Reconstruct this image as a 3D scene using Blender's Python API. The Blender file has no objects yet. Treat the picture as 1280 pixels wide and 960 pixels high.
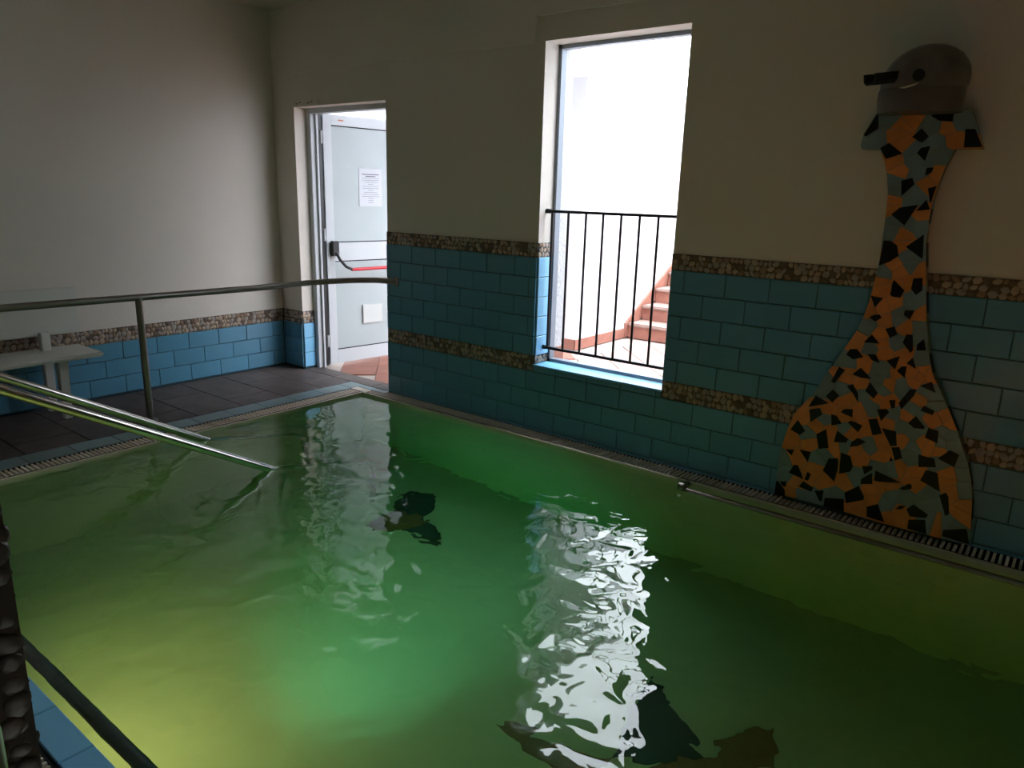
import bpy, bmesh, math, random
from mathutils import Matrix, Vector
random.seed(7)
C = bpy.context.scene.collection
SC = bpy.context.scene

# ---------------------------------------------------------------- camera, sky, exposure
EYE = Vector((0, 0, 1.46))
cam_d = bpy.data.cameras.new('camera'); cam_d.sensor_width = 36.0; cam_d.lens = 918.0/1280.0*36.0
cam_d.clip_start = 0.02
cam = bpy.data.objects.new('camera', cam_d); C.objects.link(cam)
RX = (0.78568882, 0.61799929, 0.02774805); RD = (0.17557154, -0.17975227, -0.96791723); RF = (-0.59318439, 0.76535351, -0.24973244)
cam.matrix_world = Matrix(((RX[0], -RD[0], -RF[0], EYE.x), (RX[1], -RD[1], -RF[1], EYE.y), (RX[2], -RD[2], -RF[2], EYE.z), (0, 0, 0, 1)))
SC.camera = cam
world = bpy.data.worlds.new('overcast_sky'); SC.world = world; world.use_nodes = True
bgn = world.node_tree.nodes['Background']; bgn.inputs[0].default_value = (0.86, 0.94, 1.0, 1); bgn.inputs[1].default_value = 13.0
SC.view_settings.view_transform = 'Standard'; SC.view_settings.look = 'None'
SC.view_settings.gamma = 1.0; SC.view_settings.use_curve_mapping = False
SC.view_settings.exposure = 0.12
SC.cycles.max_bounces = 14; SC.cycles.diffuse_bounces = 7; SC.cycles.transmission_bounces = 8; SC.cycles.glossy_bounces = 4

# ---------------------------------------------------------------- helpers
def lin(r, g, b):
    f = lambda c: (c/255/12.92) if c/255 <= 0.04045 else ((c/255+0.055)/1.055)**2.4
    return (f(r), f(g), f(b), 1)
MATS = {}
def mat(name, col, rough=0.5, metal=0.0, var=0.0, scale=8.0, bump=0.0, bscale=40.0, spec=0.5, col2=None, detail=4.0, coat=0.0):
    """procedural principled material: noise between col and col2, optional fine relief"""
    if name in MATS: return MATS[name]
    m = bpy.data.materials.new(name); m.use_nodes = True; nt = m.node_tree; N = nt.nodes; L = nt.links
    p = N['Principled BSDF']; p.inputs['Roughness'].default_value = rough; p.inputs['Metallic'].default_value = metal
    p.inputs['Specular IOR Level'].default_value = spec; p.inputs['Coat Weight'].default_value = coat
    tc = N.new('ShaderNodeTexCoord')
    no = N.new('ShaderNodeTexNoise'); no.inputs['Scale'].default_value = scale; no.inputs['Detail'].default_value = detail
    L.new(tc.outputs['Object'], no.inputs['Vector'])
    mx = N.new('ShaderNodeMix'); mx.data_type = 'RGBA'
    c2 = col2 if col2 else tuple(max(0, c*(1-var)) for c in col[:3]) + (1,)
    mx.inputs[6].default_value = col; mx.inputs[7].default_value = c2
    rp = N.new('ShaderNodeValToRGB'); rp.color_ramp.elements[0].position = 0.35; rp.color_ramp.elements[1].position = 0.65
    L.new(no.outputs['Fac'], rp.inputs['Fac']); L.new(rp.outputs['Color'], mx.inputs[0])
    oi = N.new('ShaderNodeObjectInfo'); hs = N.new('ShaderNodeHueSaturation')
    mr = N.new('ShaderNodeMapRange'); mr.inputs[3].default_value = 1-var*0.5; mr.inputs[4].default_value = 1+var*0.5
    L.new(oi.outputs['Random'], mr.inputs[0]); L.new(mr.outputs[0], hs.inputs['Value'])
    L.new(mx.outputs[2], hs.inputs['Color']); L.new(hs.outputs['Color'], p.inputs['Base Color'])
    if bump > 0:
        n2 = N.new('ShaderNodeTexNoise'); n2.inputs['Scale'].default_value = bscale; n2.inputs['Detail'].default_value = 5
        L.new(tc.outputs['Object'], n2.inputs['Vector'])
        b = N.new('ShaderNodeBump'); b.inputs['Strength'].default_value = bump; b.inputs['Distance'].default_value = 0.01
        L.new(n2.outputs['Fac'], b.inputs['Height']); L.new(b.outputs['Normal'], p.inputs['Normal'])
    MATS[name] = m
    return m
PLASTER = mat('white_plaster', lin(224, 217, 208), 0.85, var=0.05, scale=1.5, bump=0.08, bscale=30)
PAINT = mat('ceiling_paint', lin(190, 186, 172), 0.9, var=0.04, scale=2)
ROUGHP = mat('rough_plaster', lin(200, 200, 202), 0.95, var=0.06, scale=20, bump=1.0, bscale=45)
OUTW = mat('outside_white_plaster', lin(214, 215, 219), 0.9, var=0.03, scale=2, bump=0.05)
TILE = mat('blue_wall_tile', lin(92, 152, 182), 0.28, var=0.08, scale=3)
TILEL = mat('light_blue_tile', lin(128, 196, 236), 0.3, var=0.06, scale=3)
GROUT = mat('dark_grout', lin(50, 74, 82), 0.9, var=0.1, scale=40)
COPE = mat('coping_tile', lin(126, 148, 152), 0.4, var=0.1, scale=6)
MORTAR = mat('pebble_mortar', lin(104, 88, 74), 0.95, var=0.2, scale=60)
PEB = [mat('pebble_tan', lin(188, 166, 144), 0.6, var=0.25, scale=30), mat('pebble_grey', lin(166, 156, 148), 0.6, var=0.25, scale=30),
       mat('pebble_brown', lin(152, 126, 106), 0.6, var=0.25, scale=30), mat('pebble_dark', lin(104, 88, 78), 0.6, var=0.25, scale=30)]
STONE = mat('walkway_stone', lin(98, 86, 82), 0.55, var=0.35, scale=7, bump=0.25, bscale=22, detail=8)
TERRA = mat('terracotta_tile', lin(158, 104, 88), 0.7, var=0.2, scale=9, bump=0.1)
PALETERRA = mat('worn_floor_tile', lin(162, 134, 124), 0.7, var=0.18, scale=9, bump=0.1)
STEEL = mat('stainless_steel', lin(196, 194, 188), 0.2, 1.0, var=0.05, scale=20)
BRUSHED = mat('brushed_steel', lin(150, 146, 138), 0.34, 1.0, var=0.08, scale=20)
IRON = mat('black_iron', lin(24, 22, 30), 0.45, 0.3, var=0.1, scale=30)
WHITEP = mat('white_plastic', lin(212, 214, 208), 0.45, var=0.04, scale=4)
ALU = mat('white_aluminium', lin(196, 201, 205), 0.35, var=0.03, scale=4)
ALUG = mat('grey_aluminium', lin(128, 136, 146), 0.4, 0.3, var=0.05, scale=4)
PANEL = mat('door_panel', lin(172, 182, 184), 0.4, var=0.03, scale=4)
BLACKP = mat('black_plastic', lin(22, 22, 24), 0.4, var=0.1, scale=10)
RED = mat('red_bar', lin(196, 30, 48), 0.35, var=0.05, scale=10)
PAPER = mat('paper', lin(200, 203, 210), 0.8, var=0.02, scale=10)
INK = mat('grey_ink', lin(96, 102, 108), 0.9, var=0.05, scale=10)
SLAT = mat('grate_slat', lin(240, 230, 216), 0.5, var=0.12, scale=12)
BASIN = mat('basin_render', lin(214, 208, 184), 0.6, var=0.10, scale=2.5, bump=0.05)
DARK = mat('channel_dark', lin(20, 20, 20), 0.9, var=0.1)
NAVY = mat('navy_mosaic', lin(14, 18, 30), 0.22, var=0.3, scale=20)
APRI = mat('apricot_mosaic', lin(222, 142, 78), 0.32, var=0.16, scale=14)
SKYB = mat('pale_blue_mosaic', lin(124, 150, 158), 0.32, var=0.14, scale=14)
JOINT = mat('mosaic_joint', lin(150, 142, 124), 0.9, var=0.1, scale=40)
HEAD = mat('dolphin_grey', lin(112, 104, 100), 0.35, var=0.35, scale=9, col2=lin(84, 78, 76))
JAW = mat('dolphin_jaw', lin(112, 100, 98), 0.4, var=0.3, scale=9)
FLOORBROWN = mat('brown_floor_mosaic', lin(140, 100, 58), 0.5, var=0.2, scale=20)
FLOORBLACK = mat('black_floor_mosaic', lin(26, 32, 34), 0.5, var=0.3, scale=20)

def mesh_of(name, verts, faces, smooth=False):
    me = bpy.data.meshes.new(name); me.from_pydata([tuple(v) for v in verts], [], faces); me.validate(); me.update()
    if smooth:
        for p in me.polygons: p.use_smooth = True
    return me
def link(name, me, m, parent=None, loc=(0, 0, 0), rot=None):
    o = bpy.data.objects.new(name, me); C.objects.link(o); o.location = loc
    if m is not None and len(me.materials) == 0: me.materials.append(m)
    if parent is not None: o.parent = parent
    if rot: o.rotation_euler = rot
    return o
def thing(name, label, cat, loc=(0, 0, 0), rotz=0, group=None):
    o = bpy.data.objects.new(name, None); o.empty_display_size = 0.1; C.objects.link(o)
    o.location = loc; o.rotation_euler = (0, 0, rotz); o['label'] = label; o['category'] = cat
    if group: o['group'] = group
    return o
def tag(o, label, cat, group=None):
    o['label'] = label; o['category'] = cat
    if group: o['group'] = group
    return o
def struct(o, label, cat=None):
    o['kind'] = 'structure'; o['label'] = label; o['category'] = cat or o.name.split('_')[0]
    return o
class MB:
    """collects shapes in world coordinates; build() links them as one mesh object"""
    def __init__(s): s.v = []; s.f = []; s.mi = []
    def add(s, vs, fs, k=0):
        n = len(s.v); s.v += [tuple(v) for v in vs]; s.f += [tuple(n+i for i in f) for f in fs]; s.mi += [k]*len(fs); return s
    def box(s, x0, x1, y0, y1, z0, z1, k=0):
        return s.add([(x0,y0,z0),(x1,y0,z0),(x1,y1,z0),(x0,y1,z0),(x0,y0,z1),(x1,y0,z1),(x1,y1,z1),(x0,y1,z1)],
                     [(0,3,2,1),(4,5,6,7),(0,1,5,4),(1,2,6,5),(2,3,7,6),(3,0,4,7)], k)
    def tube(s, pts, r, n=12, cap=True, k=0):
        pts = [Vector(p) for p in pts]; rs = r if isinstance(r, (list, tuple)) else [r]*len(pts)
        up = None; rings = []
        for i, p in enumerate(pts):
            a = pts[max(0, i-1)]; b = pts[min(len(pts)-1, i+1)]; t = (b-a).normalized()
            if up is None:
                up = Vector((0, 0, 1)) if abs(t.z) < 0.9 else Vector((1, 0, 0))
            u = (up - t*up.dot(t)).normalized(); w = t.cross(u); up = u
            rings.append([p + (u*math.cos(2*math.pi*j/n) + w*math.sin(2*math.pi*j/n))*rs[i] for j in range(n)])
        vs = [v for r_ in rings for v in r_]; fs = []
        for i in range(len(pts)-1):
            for j in range(n): fs.append((i*n+j, i*n+(j+1) % n, (i+1)*n+(j+1) % n, (i+1)*n+j))
        if cap: fs += [tuple(range(n-1, -1, -1)), tuple((len(pts)-1)*n+j for j in range(n))]
        return s.add(vs, fs, k)
    def lathe(s, c, axis, prof, n=20, k=0):
        """prof: list of (offset along axis, radius)"""
        a = Vector(axis).normalized(); return s.tube([Vector(c)+a*t for t, _ in prof], [r for _, r in prof], n, True, k)
    def prism(s, poly, y0, y1, k=0):
        """poly of (x, z) extruded along y"""
        n = len(poly); vs = [(x, y0, z) for x, z in poly] + [(x, y1, z) for x, z in poly]
        return s.add(vs, [tuple(range(n)), tuple(range(2*n-1, n-1, -1))] + [(i, n+i, n+(i+1) % n, (i+1) % n) for i in range(n)], k)
    def prism_z(s, poly, z0, z1, k=0):
        n = len(poly); vs = [(x, y, z0) for x, y in poly] + [(x, y, z1) for x, y in poly]
        return s.add(vs, [tuple(range(n-1, -1, -1)), tuple(range(n, 2*n))] + [(i, (i+1) % n, n+(i+1) % n, n+i) for i in range(n)], k)
    def build(s, name, m, parent=None, smooth=False, bevel=0.0):
        o0 = Vector(parent.matrix_basis.translation) if parent is not None else Vector((0, 0, 0))
        if parent is not None and parent.parent is not None: o0 = o0 + parent.parent.matrix_basis.translation
        vs = [Vector(v)-o0 for v in s.v]
        ml = m if isinstance(m, (list, tuple)) else [m]
        me = mesh_of(name, vs, s.f)
        for q in ml: me.materials.append(q)
        if len(ml) > 1:
            for p, kk in zip(me.polygons, s.mi): p.material_index = kk
        bm = bmesh.new(); bm.from_mesh(me); bmesh.ops.recalc_face_normals(bm, faces=bm.faces)
        if bevel: bmesh.ops.bevel(bm, geom=list(bm.edges), offset=bevel, segments=2, affect='EDGES', clamp_overlap=True)
        bm.to_mesh(me); bm.free()
        if smooth:
            me.set_sharp_from_angle(angle=math.radians(40)) if hasattr(me, 'set_sharp_from_angle') else None
            for p in me.polygons: p.use_smooth = True
        o = bpy.data.objects.new(name, me); C.objects.link(o)
        if parent is not None: o.parent = parent
        return o
_tc = {}
def tile_mesh(w, h, d, ch, axis):
    """chamfered tile, centred; axis = outward normal '-y', '+x', '+z'; w across, h up, d deep"""
    key = (round(w, 4), round(h, 4), d, ch, axis)
    if key in _tc: return _tc[key].copy() if False else _tc[key]
    a, b, c, e = w/2, h/2, w/2-ch, h/2-ch
    base = [(-a,-b,0),(a,-b,0),(a,b,0),(-a,b,0),(-a,-b,d-ch),(a,-b,d-ch),(a,b,d-ch),(-a,b,d-ch),(-c,-e,d),(c,-e,d),(c,e,d),(-c,e,d)]
    f = [(0,3,2,1)]
    for i in range(4): j = (i+1) % 4; f += [(i, j, 4+j, 4+i), (4+i, 4+j, 8+j, 8+i)]
    f.append((8, 9, 10, 11))
    if axis == '-y': vs = [(x, -z, y) for x, y, z in base]
    elif axis == '+x': vs = [(z, x, y) for x, y, z in base]
    else: vs = base
    me = mesh_of('tile', vs, f); _tc[key] = me
    return me
_tm = {}
def tile(name, w, h, d, axis, loc, m, parent, ch=0.0025):
    key = (round(w, 4), round(h, 4), d, axis, m.name)
    if key not in _tm:
        _tc.pop((round(w, 4), round(h, 4), d, ch, axis), None)
        me = tile_mesh(w, h, d, ch, axis); me.materials.append(m); _tm[key] = me
    return link(name, _tm[key], None, parent, loc)
def row_cells(a, b, phase, step, gap=0.003, minw=0.012):
    """(centre, width) of tiles of one course between a and b with joints at phase + k*step"""
    out = []; k = math.floor((a-phase)/step)
    while phase+k*step < b-1e-6:
        l = max(a, phase+k*step)+gap/2; r = min(b, phase+(k+1)*step)-gap/2
        if r-l > minw: out.append(((l+r)/2, r-l))
        k += 1
    return out
def pebble_band(parent, name, rect, axis, size=0.026, base=None):
    """one course of set pebbles; rect = (u0,u1,z0,z1) on a wall plane at depth base"""
    u0, u1, z0, z1 = rect; mb = MB()
    ico = bmesh.new(); bmesh.ops.create_icosphere(ico, subdivisions=1, radius=1); ico.verts.ensure_lookup_table()
    iv = [v.co.copy() for v in ico.verts]; fc = [tuple(v.index for v in f.verts) for f in ico.faces]; ico.free()
    rows = max(1, round((z1-z0)/size)); nz = (z1-z0)/rows
    for r in range(rows):
        u = u0 + random.random()*size*0.5
        while u < u1-size*0.3:
            w = size*random.uniform(0.55, 1.5); cu = min(u+w/2, u1-w*0.4); cz = z0+(r+0.5)*nz+random.uniform(-.15, .15)*nz
            hz = nz*random.uniform(0.4, 0.8); dz = random.uniform(0.003, 0.0065); an = random.uniform(-.8, .8)
            vs = []
            for q in iv:
                a = q.x*w*0.52; b = q.z*hz; aa = a*math.cos(an)-b*math.sin(an); bb = a*math.sin(an)+b*math.cos(an); d = q.y*dz
                zz = min(max(cz+bb, z0), z1); uu = min(max(cu+aa, u0), u1)
                vs.append((uu, base-abs(d) if d < 0 else base+0.0, zz) if axis == '-y' else (base+max(d, 0), uu, zz))
            mb.add(vs, fc, random.choice([0, 0, 1, 1, 2, 3])); u += w*0.98
    o = mb.build(name, PEB, parent, smooth=True); o['kind'] = 'stuff'
    return o

# ---------------------------------------------------------------- dimensions (metres; floor z=0)
WY = 3.65; LX = -5.28; RXW = 1.9; NY = -1.7; CZ = 2.76          # right wall, left wall, room ends, ceiling
DX0, DX1, DZ = -5.02, -3.99, 2.06                               # door opening
WX0, WX1, WZ0, WZ1 = -2.657, -1.767, 0.43, 2.307                # window opening
PX0, PX1, PY0, PY1, PD, WL = -4.13, 1.5, 0.645, 3.50, 1.0, -0.02  # pool basin, depth, water level
B0, B1, B2, B3, RH = 0.385, 0.485, 1.095, 1.18, 0.122           # pebble bands, tile course height

# ---------------------------------------------------------------- room shell
def wall_with_openings(mb, y0, y1, x0, x1, z1, ops):
    xs = sorted(ops); cur = x0
    for (a, b, c, d) in xs:
        mb.box(cur, a, y0, y1, 0, z1)
        if c > 0: mb.box(a, b, y0, y1, 0, c)
        mb.box(a, b, y0, y1, d, z1); cur = b
    mb.box(cur, x1, y0, y1, 0, z1)
mb = MB(); wall_with_openings(mb, WY, 3.80, LX-0.2, RXW+0.2, CZ+0.2, [(DX0, DX1, 0, DZ), (WX0, WX1, WZ0-0.014, WZ1)])
wall_right = struct(mb.build('wall_right', PLASTER), 'white plastered wall with window and door openings above blue tiles', 'wall')
mb = MB(); wall_with_openings(mb, 3.80, 3.95, LX-2.2, RXW+2.2, 3.1, [(DX0-0.06, DX1+0.04, 0, DZ+0.04), (WX0-0.004, WX1+0.02, WZ0-0.06, WZ1+0.02)])
struct(mb.build('wall_outside_house', ROUGHP), 'rough white render on the outer face of the house wall', 'wall')
wall_left = struct(MB().box(LX-0.2, LX, NY, WY, -0.25, CZ).build('wall_left', PLASTER), 'plain white wall behind the bench, blue tiles along its foot', 'wall')
struct(MB().box(LX-0.2, RXW+0.2, NY-0.2, NY, -0.2, CZ).build('wall_near', PLASTER), 'white wall on the camera side of the pool room', 'wall')
struct(MB().box(RXW, RXW+0.2, NY, WY, -0.2, CZ).build('wall_end', PLASTER), 'white end wall beyond the right of the pool', 'wall')
struct(MB().box(LX-0.2, RXW+0.2, NY-0.2, WY, CZ, CZ+0.2).build('ceiling', PAINT), 'off-white pool room ceiling', 'ceiling')
# shallow casing panel over door and window, stepped up over the window
mb = MB(); mb.prism([(-5.06, 2.30), (-2.715, 2.30), (-2.715, 2.44), (RXW, 2.44), (RXW, CZ), (-5.06, CZ)], WY-0.025, WY)
struct(mb.build('trim_1', PLASTER), 'shallow plaster casing stepping up above the window', 'trim')

# walkway floor: base + stone tiles, near deck
fl = struct(MB().box(LX-0.15, -4.43, NY, WY+0.15, -0.2, -0.008).build('floor', GROUT), 'dark stone tiled walkway between left wall and pool', 'floor')
step_y = 0.333; k0 = -14
for k in range(-6, 3):
    y0 = 3.036+k*step_y; y1 = min(y0+step_y, WY)
    if y1 < 0.9 or y0 > WY-0.02: continue
    for c, w in row_cells(LX, -4.43, -4.65 if k % 2 else -4.95, 0.63, 0.006):
        tile('floor_tile', w, y1-y0-0.006, 0.01, '+z', (c, (y0+y1)/2, -0.009+random.uniform(0, .0015)), STONE, fl)
for c, w in row_cells(DX0, DX1, -4.65, 0.45, 0.006):   # door threshold
    tile('floor_tile', w, 0.144, 0.01, '+z', (c, WY+0.075, -0.009), STONE, fl)
mb = MB(); mb.box(LX, RXW, NY, 0.40, -0.2, 0.0); mb.box(LX, PX0-0.14, 0.40, 0.55, -0.2, -0.009)
struct(mb.build('floor_near_deck', STONE), 'dark stone deck on the camera side of the pool', 'floor')

# ---------------------------------------------------------------- pool basin
mb = MB()
mb.box(PX0, PX1, PY0, PY1, -PD-0.15, -PD)                                     # bottom
mb.box(PX0-0.14, PX0, PY0-0.1, PY1+0.02, -PD-0.15, -0.07)                     # end wall
mb.box(PX1, RXW, PY0-0.1, PY1+0.15, -PD-0.15, -0.002)
mb.box(PX0-0.14, PX1, PY1, WY, -PD-0.15, -0.07)                               # far side wall below the grate
mb.box(PX0-0.14, PX1, 0.55, PY0, -PD-0.15, -0.012)                            # near side wall
mb.box(PX0, PX1, PY1-0.001, PY1+0.018, -0.08, -0.001); mb.box(PX0-0.018, PX0, PY0, PY1, -0.08, -0.004)   # overflow lips
basin = struct(mb.build('pool_basin', BASIN), 'pale rendered pool basin under greenish water', 'pool')
# coping strip on the walkway side
cp = struct(MB().box(-4.43, -4.275, 0.40, WY-0.002, -0.2, -0.01).build('trim_2', GROUT), 'grey-blue coping strip beside the walkway', 'trim')
for c, w in row_cells(0.45, WY, 3.52, 0.243, 0.004): tile('coping_tile', 0.15, w, 0.012, '+z', (-4.352, c, -0.011), COPE, cp)
for c, w in row_cells(-4.275, -3.99, -4.275, 0.15, 0.004): tile('coping_tile', w, 0.06, 0.012, '+z', (c, 3.615, -0.011), COPE, cp)
# near coping: bright blue tiles on the camera side
cn = struct(MB().box(PX0-0.14, PX1, 0.545, PY0-0.002, -0.2, -0.012).build('trim_3', GROUT), 'bright blue tiled pool edge beside the pebble pillar', 'trim')
for c, w in row_cells(-4.27, -0.2, -2.122, 0.2425, 0.004): tile('coping_tile', w, 0.088, 0.014, '+z', (c, 0.597, -0.013), TILEL, cn)

def grate(name, label, x0, x1, y0, y1, z, along, period):
    t = thing(name, label, 'grate', ((x0+x1)/2, (y0+y1)/2, z-0.05))
    ch = MB(); ch.box(x0, x1, y0, y1, z-0.055, z-0.05); ch.build('channel', DARK, t)
    fr = MB()
    if along == 'x': fr.box(x0, x1, y0, y0+0.006, z-0.05, z-0.001); fr.box(x0, x1, y1-0.006, y1, z-0.05, z-0.001)
    else: fr.box(x0, x0+0.006, y0, y1, z-0.05, z-0.001); fr.box(x1-0.006, x1, y0, y1, z-0.05, z-0.001)
    fr.build('frame', DARK, t)
    if along == 'x': L, W_ = x1-x0, y1-y0-0.012; me = tile_mesh(period*0.46, W_, 0.02, 0.002, '+z')
    else: L, W_ = y1-y0, x1-x0-0.012; me = tile_mesh(W_, period*0.46, 0.02, 0.002, '+z')
    me = me.copy(); me.materials.append(SLAT); n = int(L/period)
    for i in range(n):
        d = -L/2+(i+0.5)*L/n
        link('slat', me, None, t, (d, 0, 0.03) if along == 'x' else (0, d, 0.03))
    return t
grate('overflow_grate', 'slatted white overflow grate along the foot of the tiled window wall', -4.10, 1.0, 3.522, 3.645, 0.0, 'x', 0.0245)
grate('overflow_grate', 'slatted overflow grate between pool and grey-blue coping by the walkway', -4.272, PX0-0.02, 0.66, 3.50, -0.002, 'y', 0.0245)
g = grate('overflow_grate', 'slatted grate behind the bright blue pool edge by the pebble pillar', -2.9, -0.9, 0.42, 0.543, 0.0, 'x', 0.022)
MB().box(-4.272, -4.105, 3.515, 3.58, -0.05, 0.0).build('corner_plate', SLAT, bpy.data.objects['overflow_grate'])

# ---------------------------------------------------------------- tiles and pebble bands on the walls
mb = MB(); mb.box(DX1, WX0, WY-0.004, WY, 0, B3); mb.box(WX0, WX1, WY-0.004, WY, 0, WZ0-0.012); mb.box(WX1, RXW, WY-0.004, WY, 0, B3)
mb.box(LX, DX0, WY-0.004, WY, 0, B1)
mb.build('tile_bed', GROUT, wall_right)
TW = 0.2275
def course(z0, z1, phase, spans):
    for a, b in spans:
        for c, w in row_cells(a, b, phase, TW): tile('wall_tile', w, z1-z0-0.004, 0.012, '-y', (c, WY-0.003, (z0+z1)/2), TILE, wall_right)
for i in range(3):
    z1 = B0-i*RH; course(z1-RH, z1, -2.709+(TW/2 if i == 1 else 0), [(DX1, 0.75), (LX+0.012, DX0)])
course(0.0, B0-3*RH, -2.709, [(DX1, 0.75)])
for i in range(5):
    z1 = B2-i*RH; course(z1-RH, z1, -2.709+(TW/2 if i % 2 == 0 else 0), [(DX1, WX0), (WX1, 0.75)])
course(B0, WZ0-0.012, -2.709, [(WX0, WX1)])
for (a, b, c, d, nm) in [(DX1, WX0, B2, B3, 'upper'), (WX1, 1.2, B2, B3, 'upper'), (DX1, WX0, B0, B1, 'lower'), (WX1, 1.2, B0, B1, 'lower'), (LX+0.01, DX0, B0, B1, 'corner')]:
    m2 = MB().box(a, b, WY-0.008, WY-0.003, c, d).build('band_mortar', MORTAR, wall_right)
    pebble_band(wall_right, 'pebble_band', (a, b, c, d), '-y', 0.029, WY-0.008)
# left wall
MB().box(LX, LX+0.004, 0.2, WY, 0, B1).build('tile_bed', GROUT, wall_left)
for i in range(3):
    z1 = B0-i*RH
    for c, w in row_cells(0.9, WY-0.016, 3.283 if i != 1 else 3.157, 0.2435):
        tile('wall_tile', w, RH-0.004, 0.012, '+x', (LX+0.003, c, z1-RH/2), TILE, wall_left)
MB().box(LX+0.003, LX+0.008, 0.9, WY-0.01, B0, B1).build('band_mortar', MORTAR, wall_left)
pebble_band(wall_left, 'pebble_band', (0.9, WY-0.012, B0, B1), '+x', 0.029, LX+0.008)

# ---------------------------------------------------------------- window: reveal lining, frame, sill, guard
mb = MB(); fy0, fy1 = 3.785, 3.835
mb.box(WX0, WX0+0.022, fy0, fy1, WZ0, WZ1); mb.box(WX1-0.022, WX1, fy0, fy1, WZ0, WZ1); mb.box(WX0, WX1, fy0, fy1, WZ1-0.022, WZ1); mb.box(WX0, WX1, fy0, fy1, WZ0, WZ0+0.02)
win = struct(mb.build('window_1', ALUG), 'open window hole with slim grey frame and black guard rail', 'window')
s_ = MB().box(WX0-0.002, WX1+0.002, WY-0.016, fy0, WZ0-0.012, WZ0).build('window_sill', TILEL, win, bevel=0.002); s_['label'] = 'light blue tiled sill'
MB().box(WX0, WX0+0.003, WY, fy0, WZ0, B3).build('reveal_bed', GROUT, win)
for i in range(5):
    tile('reveal_tile', fy0-WY-0.004, RH-0.004, 0.01, '+x', (WX0+0.002, (WY+fy0)/2-0.004, B2-(i+0.5)*RH), TILEL, win)
for (c, d) in [(B2, B3), (WZ0, B1)]: pebble_band(win, 'pebble_band', (WY-0.01, fy0, c, d), '+x', 0.025, WX0+0.004)
gd = thing('window_guard', 'black iron guard rail with upright bars across the window opening', 'railing', ((WX0+WX1)/2, 3.72, 0.53))
for z in (0.533, 1.369): MB().box(WX0-0.005, WX1+0.005, 3.711, 3.729, z-0.008, z+0.008).build('rail', IRON, gd)
for x in (-2.612, -2.495, -2.372, -2.255, -2.137, -2.02, -1.905, -1.79): MB().tube([(x, 3.72, 0.533), (x, 3.72, 1.369)], 0.0075, 8).build('bar', IRON, gd, smooth=True)
for z in (0.533, 1.369): MB().tube([(WX0-0.0, 3.72, z), (WX0+0.03, 3.72, z)], 0.014, 10).build('wall_socket', IRON, gd, smooth=True)

# ---------------------------------------------------------------- door: lined reveal, frame, open leaf with panic bar
mb = MB(); mb.box(DX0, DX0+0.003, WY, 3.76, 0, B1); rb = mb.build('reveal_bed', GROUT, wall_right)
for i in range(3): tile('reveal_tile', 0.106, RH-0.004, 0.01, '+x', (DX0+0.002, 3.703, B0-(i+0.5)*RH), TILEL, wall_right)
pebble_band(wall_right, 'pebble_band', (WY-0.008, 3.757, B0, B1), '+x', 0.025, DX0+0.004)
HX, HY = -4.955, 3.865; TH = math.radians(83)
dr = bpy.data.objects.new('door_1', None); C.objects.link(dr); dr.location = (HX, HY, 0); struct(dr, 'white metal fire door standing open with red push bar', 'door')
fr = MB()
fr.box(DX0, DX0+0.05, 3.76, 3.85, 0, DZ); fr.box(DX1-0.05, DX1, 3.76, 3.85, 0, DZ); fr.box(DX0+0.05, DX1-0.05, 3.76, 3.85, DZ-0.035, DZ)
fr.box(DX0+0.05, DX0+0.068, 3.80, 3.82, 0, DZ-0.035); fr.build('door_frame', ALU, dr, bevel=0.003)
MB().box(DX0+0.051, DX0+0.058, 3.822, 3.86, 0.01, DZ-0.04).build('seal', BLACKP, dr)
for z in (0.22, 1.1, 1.86): MB().tube([(HX-0.006, HY-0.012, z-0.05), (HX-0.006, HY-0.012, z+0.05)], 0.011, 10).build('hinge', ALU, dr, smooth=True)
leaf = bpy.data.objects.new('leaf', mesh_of('leaf', [], [])); 
def lp(s, n_, z):   # leaf coordinates: s from the hinge, n_ proud of the visible face, z up
    return Vector((HX+s*math.cos(TH)+n_*math.sin(TH), HY+s*math.sin(TH)-n_*math.cos(TH), z))
def lbox(s0, s1, n0, n1, z0, z1):
    m_ = MB(); m_.add([lp(s0,n0,z0),lp(s1,n0,z0),lp(s1,n1,z0),lp(s0,n1,z0),lp(s0,n0,z1),lp(s1,n0,z1),lp(s1,n1,z1),lp(s0,n1,z1)],
                      [(0,3,2,1),(4,5,6,7),(0,1,5,4),(1,2,6,5),(2,3,7,6),(3,0,4,7)]); return m_
bpy.data.objects.remove(leaf)
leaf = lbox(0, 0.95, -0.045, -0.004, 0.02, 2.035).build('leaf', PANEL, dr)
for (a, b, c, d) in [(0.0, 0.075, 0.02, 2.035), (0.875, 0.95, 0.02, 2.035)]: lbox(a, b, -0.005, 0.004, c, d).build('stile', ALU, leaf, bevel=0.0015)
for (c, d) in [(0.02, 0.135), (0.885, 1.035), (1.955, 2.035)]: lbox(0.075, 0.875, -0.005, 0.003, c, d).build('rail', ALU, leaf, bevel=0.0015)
for z in (0.139, 0.881, 1.039, 1.951): lbox(0.08, 0.87, -0.005, -0.001, z-0.004, z+0.004).build('groove_strip', DARK, leaf)
lbox(0.33, 0.53, -0.004, 0.012, 0.335, 0.50).build('cover_plate', mat('cover_grey', lin(196, 200, 198), 0.5, var=0.03), leaf, bevel=0.003)
lbox(0.14, 0.19, 0.003, 0.0042, 1.99, 2.0).build('sticker', mat('sticker_orange', lin(196, 120, 84), 0.6, var=0.1), leaf)
pb = lbox(0.03, 0.09, 0.004, 0.05, 0.93, 1.05).build('push_bar_box', BLACKP, leaf, bevel=0.006)
lbox(0.86, 0.92, 0.004, 0.05, 0.81, 0.93).build('push_bar_box', BLACKP, leaf, bevel=0.006)
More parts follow.
